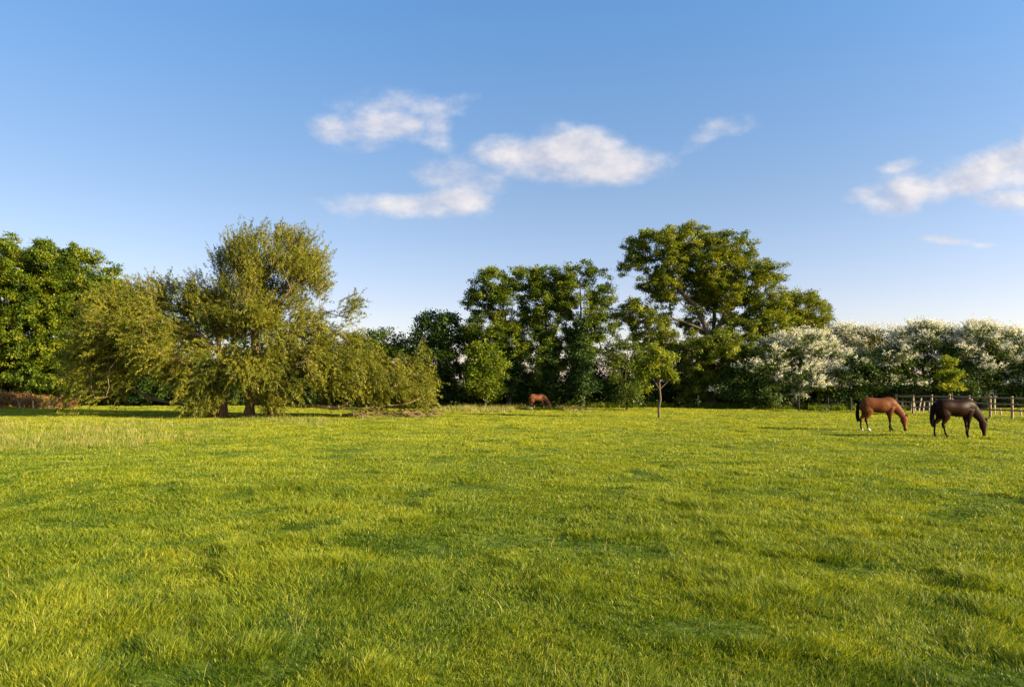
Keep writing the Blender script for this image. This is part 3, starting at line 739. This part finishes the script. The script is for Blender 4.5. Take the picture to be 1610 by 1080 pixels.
def densify(sec, m=4):
    """Catmull-Rom through the sections"""
    A = np.array(sec, float); A = np.vstack([2 * A[0] - A[1], A, 2 * A[-1] - A[-2]]); out = []
    for i in range(1, len(A) - 2):
        p0, p1, p2, p3 = A[i - 1:i + 3]
        for k in range(m):
            t = k / m; out.append(.5 * ((2 * p1) + (-p0 + p2) * t + (2 * p0 - 5 * p1 + 4 * p2 - p3) * t * t + (-p0 + 3 * p1 - 3 * p2 + p3) * t ** 3))
    out.append(A[-2]); out = np.array(out); out[:, 3:] = np.maximum(out[:, 3:], .006); return [tuple(r) for r in out]
def fuse(shapes, vox, smooth=4):
    V = []; Fc = []
    for v, f in shapes:
        o = len(V); V += v; Fc += [tuple(i + o for i in q) for q in f]
    me = bpy.data.meshes.new('tmp'); me.from_pydata(V, [], Fc); ob = bpy.data.objects.new('tmp', me); C.objects.link(ob)
    r = ob.modifiers.new('r', 'REMESH'); r.mode = 'VOXEL'; r.voxel_size = vox
    s = ob.modifiers.new('s', 'SMOOTH'); s.iterations = smooth; s.factor = .5
    dg = bpy.context.evaluated_depsgraph_get(); dg.update()
    out = bpy.data.meshes.new_from_object(ob.evaluated_get(dg)); bpy.data.objects.remove(ob); bpy.data.meshes.remove(me)
    out.polygons.foreach_set('use_smooth', np.ones(len(out.polygons), bool)); return out


def horse(label, loc, scale, coat, points, pose, socks=(0, 0, 0, 0), rz=0, face=None, group='horses grazing in the field', neck=0.0, muzzle=None):
    """pose: forward swing of the feet (near fore, off fore, near hind, off hind); near side = viewer's side (-y)"""
    e = empty('horse', loc, label, 'horse', group, rz); e.scale = (scale,) * 3
    sh = []
    sh.append(loft(densify([(-.86, 0, 1.27, .03, .05), (-.84, 0, 1.25, .11, .15), (-.76, 0, 1.22, .20, .25), (-.62, 0, 1.215, .265, .315), (-.42, 0, 1.22, .285, .335), (-.18, 0, 1.195, .285, .33), (.08, 0, 1.175, .30, .345),
                            (.28, 0, 1.19, .275, .355), (.46, 0, 1.225, .225, .345), (.60, 0, 1.20, .20, .30), (.72, 0, 1.14, .16, .21), (.80, 0, 1.10, .06, .08)]), 20))
    nk = neck
    # neck goes forward and down to the grazing head
    sh.append(loft(densify([(.36, 0, 1.33, .13, .20), (.52, 0, 1.27, .15, .265), (.68, 0, 1.15, .135, .245), (.84, 0, 1.00, .115, .205), (.98, 0, .84, .095, .170), (1.09 + nk, 0, .69, .08, .145), (1.15 + nk, 0, .60, .07, .11)]), 16))
    hx = 1.15 + nk
    sh.append(loft(densify([(hx + .00, 0, .745, .045, .05), (hx + .00, 0, .68, .085, .125), (hx - .01, 0, .57, .095, .165), (hx + .00, 0, .46, .085, .155), (hx + .02, 0, .34, .068, .115), (hx + .035, 0, .22, .055, .082), (hx + .04, 0, .12, .058, .076), (hx + .03, 0, .055, .052, .066), (hx + .02, 0, .02, .03, .035)]), 14))
    for s in (-1, 1):  # ears
        sh.append(loft(densify([(hx + .05, s * .055, .72, .032, .03), (hx + .11, s * .08, .765, .034, .022), (hx + .175, s * .09, .80, .020, .014), (hx + .215, s * .092, .815, .008, .007)], 3), 8))
        # nostril flare
    fore = [(.50, 1.12, .10, .18), (.50, .98, .095, .150), (.49, .86, .080, .118), (.49, .70, .058, .080), (.49, .56, .044, .052), (.49, .49, .050, .056), (.487, .43, .040, .042), (.487, .33, .030, .034), (.485, .22, .030, .034), (.485, .165, .040, .044), (.505, .11, .033, .036), (.525, .065, .045, .052), (.54, .012, .056, .068), (.54, .0, .05, .062)]
    hind = [(-.55, 1.20, .12, .25), (-.54, 1.03, .125, .225), (-.51, .90, .115, .20), (-.545, .78, .088, .15), (-.61, .67, .064, .100), (-.685, .57, .048, .066), (-.70, .50, .048, .068), (-.69, .42, .038, .048), (-.68, .32, .032, .038), (-.67, .22, .032, .037), (-.665, .165, .042, .046), (-.64, .11, .034, .037), (-.615, .065, .046, .052), (-.60, .012, .055, .066), (-.60, 0, .05, .06)]
    k = 0
    for ch, yy in ((fore, -.14), (fore, .14), (hind, -.145), (hind, .145)):
        dx = pose[k]; top = ch[1][1]; hipz = 1.0
        sec = []
        for (x, z, w, h) in ch:
            f = max(0, (hipz - z) / hipz); sec.append((x + dx * f, yy * (1 + .02 * (z < .6)), z, w, h))
        sh.append(loft(densify(sec, 3), 12)); k += 1
    me = fuse(sh, .017)
    me.name = 'horse_body'
    n = len(me.vertices); co = np.empty(n * 3, np.float32); me.vertices.foreach_get('co', co); co = co.reshape(-1, 3)
    x, y, z = co.T
    col = np.tile(np.array(coat), (n, 1)); pt = np.array(points)
    def blend(m, c):
        m = np.clip(m, 0, 1)[:, None]; return col * (1 - m) + np.array(c) * m
    # the muscle mass stays coat coloured, black below knee and hock
    nf = fbm(x * 5 + 9, z * 5 + y * 5, 2) - .5
    body = (x < .95)
    col = blend(((.66 - z) / .16 + nf) * body * 1.0, pt)
    hd = np.hypot(0, 0)
    col = blend((.17 - z) / .08 * (x > 1.0) * .7, pt * 1.4)                      # muzzle
    if face is not None: col = blend(((z < .62) & (z > .14) & (x > hx + .06)) * .85, face)
    for (k, cx_, cy_) in ((0, .53, -1), (1, .53, 1), (2, -.6, -1), (3, -.6, 1)):
        if socks[k]:
            near = (np.abs(x - (cx_ + pose[k])) < .22) & (y * cy_ > 0)
            col = blend(near * (socks[k] - z) / .04, (.72, .66, .55))
        near = (np.abs(x - (cx_ + pose[k])) < .22) & (y * cy_ > 0) & (z < .055)
        col = blend(near * 1., (.05, .04, .032) if not socks[k] else (.30, .24, .17))
    col4 = np.concatenate([col, np.ones((n, 1))], 1).astype(np.float32)
    at = me.color_attributes.new('coat', 'FLOAT_COLOR', 'POINT'); at.data.foreach_set('color', col4.ravel())
    me.materials.clear(); me.materials.append(M['coat'])
    b = bpy.data.objects.new('body', me); C.objects.link(b); b.parent = e
    # tail
    g = random.Random(label)
    strands = []
    for i in range(26):
        a = g.uniform(-1, 1); c = g.uniform(-1, 1); ll = g.uniform(.42, .62)
        strands.append(loft(densify([(-.82, a * .015, 1.36, .02, .02), (-.895 + c * .03, a * .035, 1.26, .034, .034), (-.93 + c * .035, a * .055, 1.02, .032, .032), (-.945 + c * .05, a * .065, .78, .028, .028), (-.93 + c * .055, a * .05, ll + .12, .02, .02), (-.92 + c * .05, a * .04, ll, .006, .006)], 3), 6))
    def raw(name, parts, mat):
        V = []; Fc = []
        for v, f in parts:
            o = len(V); V += v; Fc += [tuple(i + o for i in q) for q in f]
        me = bpy.data.meshes.new(name); me.from_pydata(V, [], Fc); me.polygons.foreach_set('use_smooth', np.ones(len(Fc), bool)); me.materials.append(mat)
        o = bpy.data.objects.new(name, me); C.objects.link(o); o.parent = e; return o
    raw('tail', strands, M['hair'])
    # mane locks lie over the crest towards the viewer
    crest = [(.50, 1.545), (.62, 1.47), (.74, 1.37), (.86, 1.25), (.98, 1.10), (1.08, .96), (1.16 + nk, .84), (1.17 + nk, .75)]
    locks = []
    for i in range(80):
        t = i / 79 * (len(crest) - 1); j = min(int(t), len(crest) - 2); f = t - j
        cxx = crest[j][0] * (1 - f) + crest[j + 1][0] * f; cz = crest[j][1] * (1 - f) + crest[j + 1][1] * f
        cxx -= .03; cz -= .03
        w = g.uniform(.7, 1.2); s = 1
        locks.append(loft([(cxx - .03, -.055, cz - .03, .012, .03), (cxx, -.02, cz + .012, .022, .045), (cxx + .01, s * .05, cz + .002, .016, .035), (cxx - .02 * w, s * .105, cz - .08 * w, .012, .032), (cxx - .04 * w, s * .125, cz - .15 * w, .006, .012)], 6, Vector((1, 0, .1))))
    raw('mane', locks, M['hair'])
    fl = [loft([(hx + .07, a * .02, .76, .012, .02), (hx + .125, a * .03, .70, .014, .018), (hx + .125, a * .035, .60, .006, .01)], 6) for a in (-1, -.3, .4, 1)]
    raw('forelock', fl, M['hair'])
    for s in (-1, 1):
        raw('eye', [loft([(hx + .075, s * .068, .575, .004, .004), (hx + .075, s * .073, .565, .012, .014), (hx + .073, s * .075, .55, .016, .018), (hx + .072, s * .073, .535, .012, .014), (hx + .072, s * .068, .525, .004, .004)], 8)], M['eye'])
    return e
def at(px, d, dz=0): x = W(px, d); return (x, d, gz(x, d) + dz)
horse('chestnut-bay horse with black tail and white hind socks grazing beside the fence corner', at(1381, 32.1), 1.02, (.120, .040, .013), (.009, .006, .004), (-.06, .16, .16, -.06), socks=(0, 0, .17, .10), rz=R(-4), face=(.24, .10, .04), neck=.0)
horse('nearly black horse with a brown face grazing in front of the fence', at(1502, 28.2), 1.045, (.018, .0066, .0030), (.006, .0035, .0024), (-.10, .10, .20, -.10), rz=R(3), face=(.085, .034, .018))
horse('reddish brown horse grazing far off by the tall yellow grass', at(845, 58.5), .88, (.22, .080, .035), (.014, .008, .006), (-.06, .10, .10, -.06), socks=(0, 0, .38, .3), rz=R(6))


# ---------------------------------------------------------------- fence and stakes
def box(a, b, w, h, g, up=Vector((0, 0, 1)), bev=.012):
    """a bevelled timber from a to b, w across, h along up"""
    a = Vector(a); b = Vector(b); d = (b - a).normalized(); s = d.cross(up).normalized(); u = s.cross(d).normalized()
    prof = [(-w / 2 + bev, -h / 2), (w / 2 - bev, -h / 2), (w / 2, -h / 2 + bev), (w / 2, h / 2 - bev), (w / 2 - bev, h / 2), (-w / 2 + bev, h / 2), (-w / 2, h / 2 - bev), (-w / 2, -h / 2 + bev)]
    V = []
    for t in (0, .33, .66, 1):
        p = a.lerp(b, t) + s * g.gauss(0, .004) + u * g.gauss(0, .004)
        V += [p + s * x + u * y for x, y in prof]
    Fc = [(i * 8 + k, i * 8 + (k + 1) % 8, (i + 1) * 8 + (k + 1) % 8, (i + 1) * 8 + k) for i in range(3) for k in range(8)]
    Fc += [tuple(range(7, -1, -1)), tuple(range(24, 32))]
    return V, Fc
def timber(name, parts, mat, parent):
    V = []; Fc = []
    for v, f in parts:
        o = len(V); V += v; Fc += [tuple(i + o for i in q) for q in f]
    me = bpy.data.meshes.new(name); me.from_pydata(V, [], Fc); me.materials.append(mat)
    o = bpy.data.objects.new(name, me); C.objects.link(o)
    if parent: o.parent = parent
    return o
def fence():
    g = random.Random(4)
    A = Vector((28.7, 51, 0)); D = Vector((3.6, -8, 0))
    e = empty('post_and_rail_fence', (A.x, A.y, gz(A.x, A.y)), 'weathered three-rail timber fence behind the two nearer horses', 'fence')
    o = Vector(e.location); st = .153
    P = [A + D * (st * i) for i in range(16)]
    P = [Vector((p.x, p.y, gz(p.x, p.y))) - o for p in P]
    fw = Vector((-D.y, D.x, 0)).normalized()  # away from the viewer
    fw = -fw if fw.y < 0 else fw
    for i, p in enumerate(P):
        h = 1.38 + g.uniform(0, .03) + (.06 if i % 3 == 0 else 0)
        timber('post', [box(p - Vector((0, 0, .3)), p + Vector((g.gauss(0, .025), g.gauss(0, .025), h)), .13, .11, g, up=fw)], M['wood'], e)
    for i in range(len(P) - 1):
        for hz in (1.30, .90, .50):
            a = P[i] - fw * .085 + Vector((0, 0, hz + g.gauss(0, .020))); b = P[i + 1] - fw * .085 + Vector((0, 0, hz + g.gauss(0, .020)))
            dd = (b - a).normalized() * .004
            timber('rail', [box(a + dd, b - dd, .038, .10, g)], M['wood'], e)
    # return run going back from the corner
    Q = [A + Vector((2.1, 3.6, 0)) * i for i in range(0, 3)]
    # upright and leaning stakes behind the fence
    for i, (px, d, h, lx) in enumerate([(1419, 53, .75, 0), (1432, 53.5, .85, .10), (1440, 53, 1.15, -.2), (1444, 52.5, 1.1, .24), (1451, 52, .80, .12), (1461, 50.5, .85, .02), (1564, 47.5, 1.15, .0), (1575, 46, .50, -.10),
                                        (1594, 45.5, .50, -.12), (1606, 45, .50, -.06), (1497, 50.6, 1.1, .03), (1527, 48.6, 1.1, .05)]):
        x = W(px, d); z = gz(x, d)
        lab = ['short upright stake nearest the fence corner', 'short leaning stake right of the fence corner', 'tall stake leaning left behind the second fence post', 'tall stake crossing another one behind the second fence post', 'stake leaning right behind the third fence post', 'short upright stake just left of the dark horse',
                                        'thick tall stake between the two fence posts right of the dark horse', 'small leaning stake halfway between those two fence posts', 'small leaning stake just right of the tallest fence post', 'small stake at the right edge of the view', 'stake tied to the young yellow-green tree', 'tall stake showing above the back of the dark horse'][i]
        s = timber('wooden_stake', [box((0, 0, -.1), (lx, 0, h), .085, .085, g, up=Vector((0, 1, 0)))], M['stake'], None)
        s.location = (x, d, z); s['label'] = lab; s['category'] = 'stake'; s['group'] = 'stakes behind the rail fence'
    for i, (px, h) in enumerate([(52, .75), (65, .55), (77, .62), (106, .55)]):
        d = 58.3; x = W(px, d)
        s = timber('wooden_stake', [box((0, 0, -.1), (g.gauss(0, .03), 0, h), .07, .07, g, up=Vector((0, 1, 0)))], M['stake'], None)
        s.location = (x, d, gz(x, d)); s['label'] = ['tallest thin stake in front of the brambles', 'shorter thin stake beside the tallest bramble stake', 'third thin stake from the left before the brambles', 'lone thin stake at the right end of the brambles'][i]; s['category'] = 'stake'; s['group'] = 'stakes along the left bramble bank'
    for i, (px, d) in enumerate([(1098, 57.5), (1302, 54), (1338, 54), (1256, 54.5)]):
        x = W(px, d)
        s = timber('fence_post', [box((0, 0, -.1), (g.gauss(0, .03), 0, 1.15), .08, .08, g, up=Vector((0, 1, 0)))], M['barkdark'], None)
        s.location = (x, d, gz(x, d)); s['label'] = ['slim dark post in the shade right of the oak stem', 'slim dark post under the right side of the leftmost hawthorn', 'slim dark post just left of the bay horse tail', 'slim dark post below the middle of the leftmost hawthorn'][i]; s['category'] = 'post'; s['group'] = 'posts at the hedge foot'
fence()
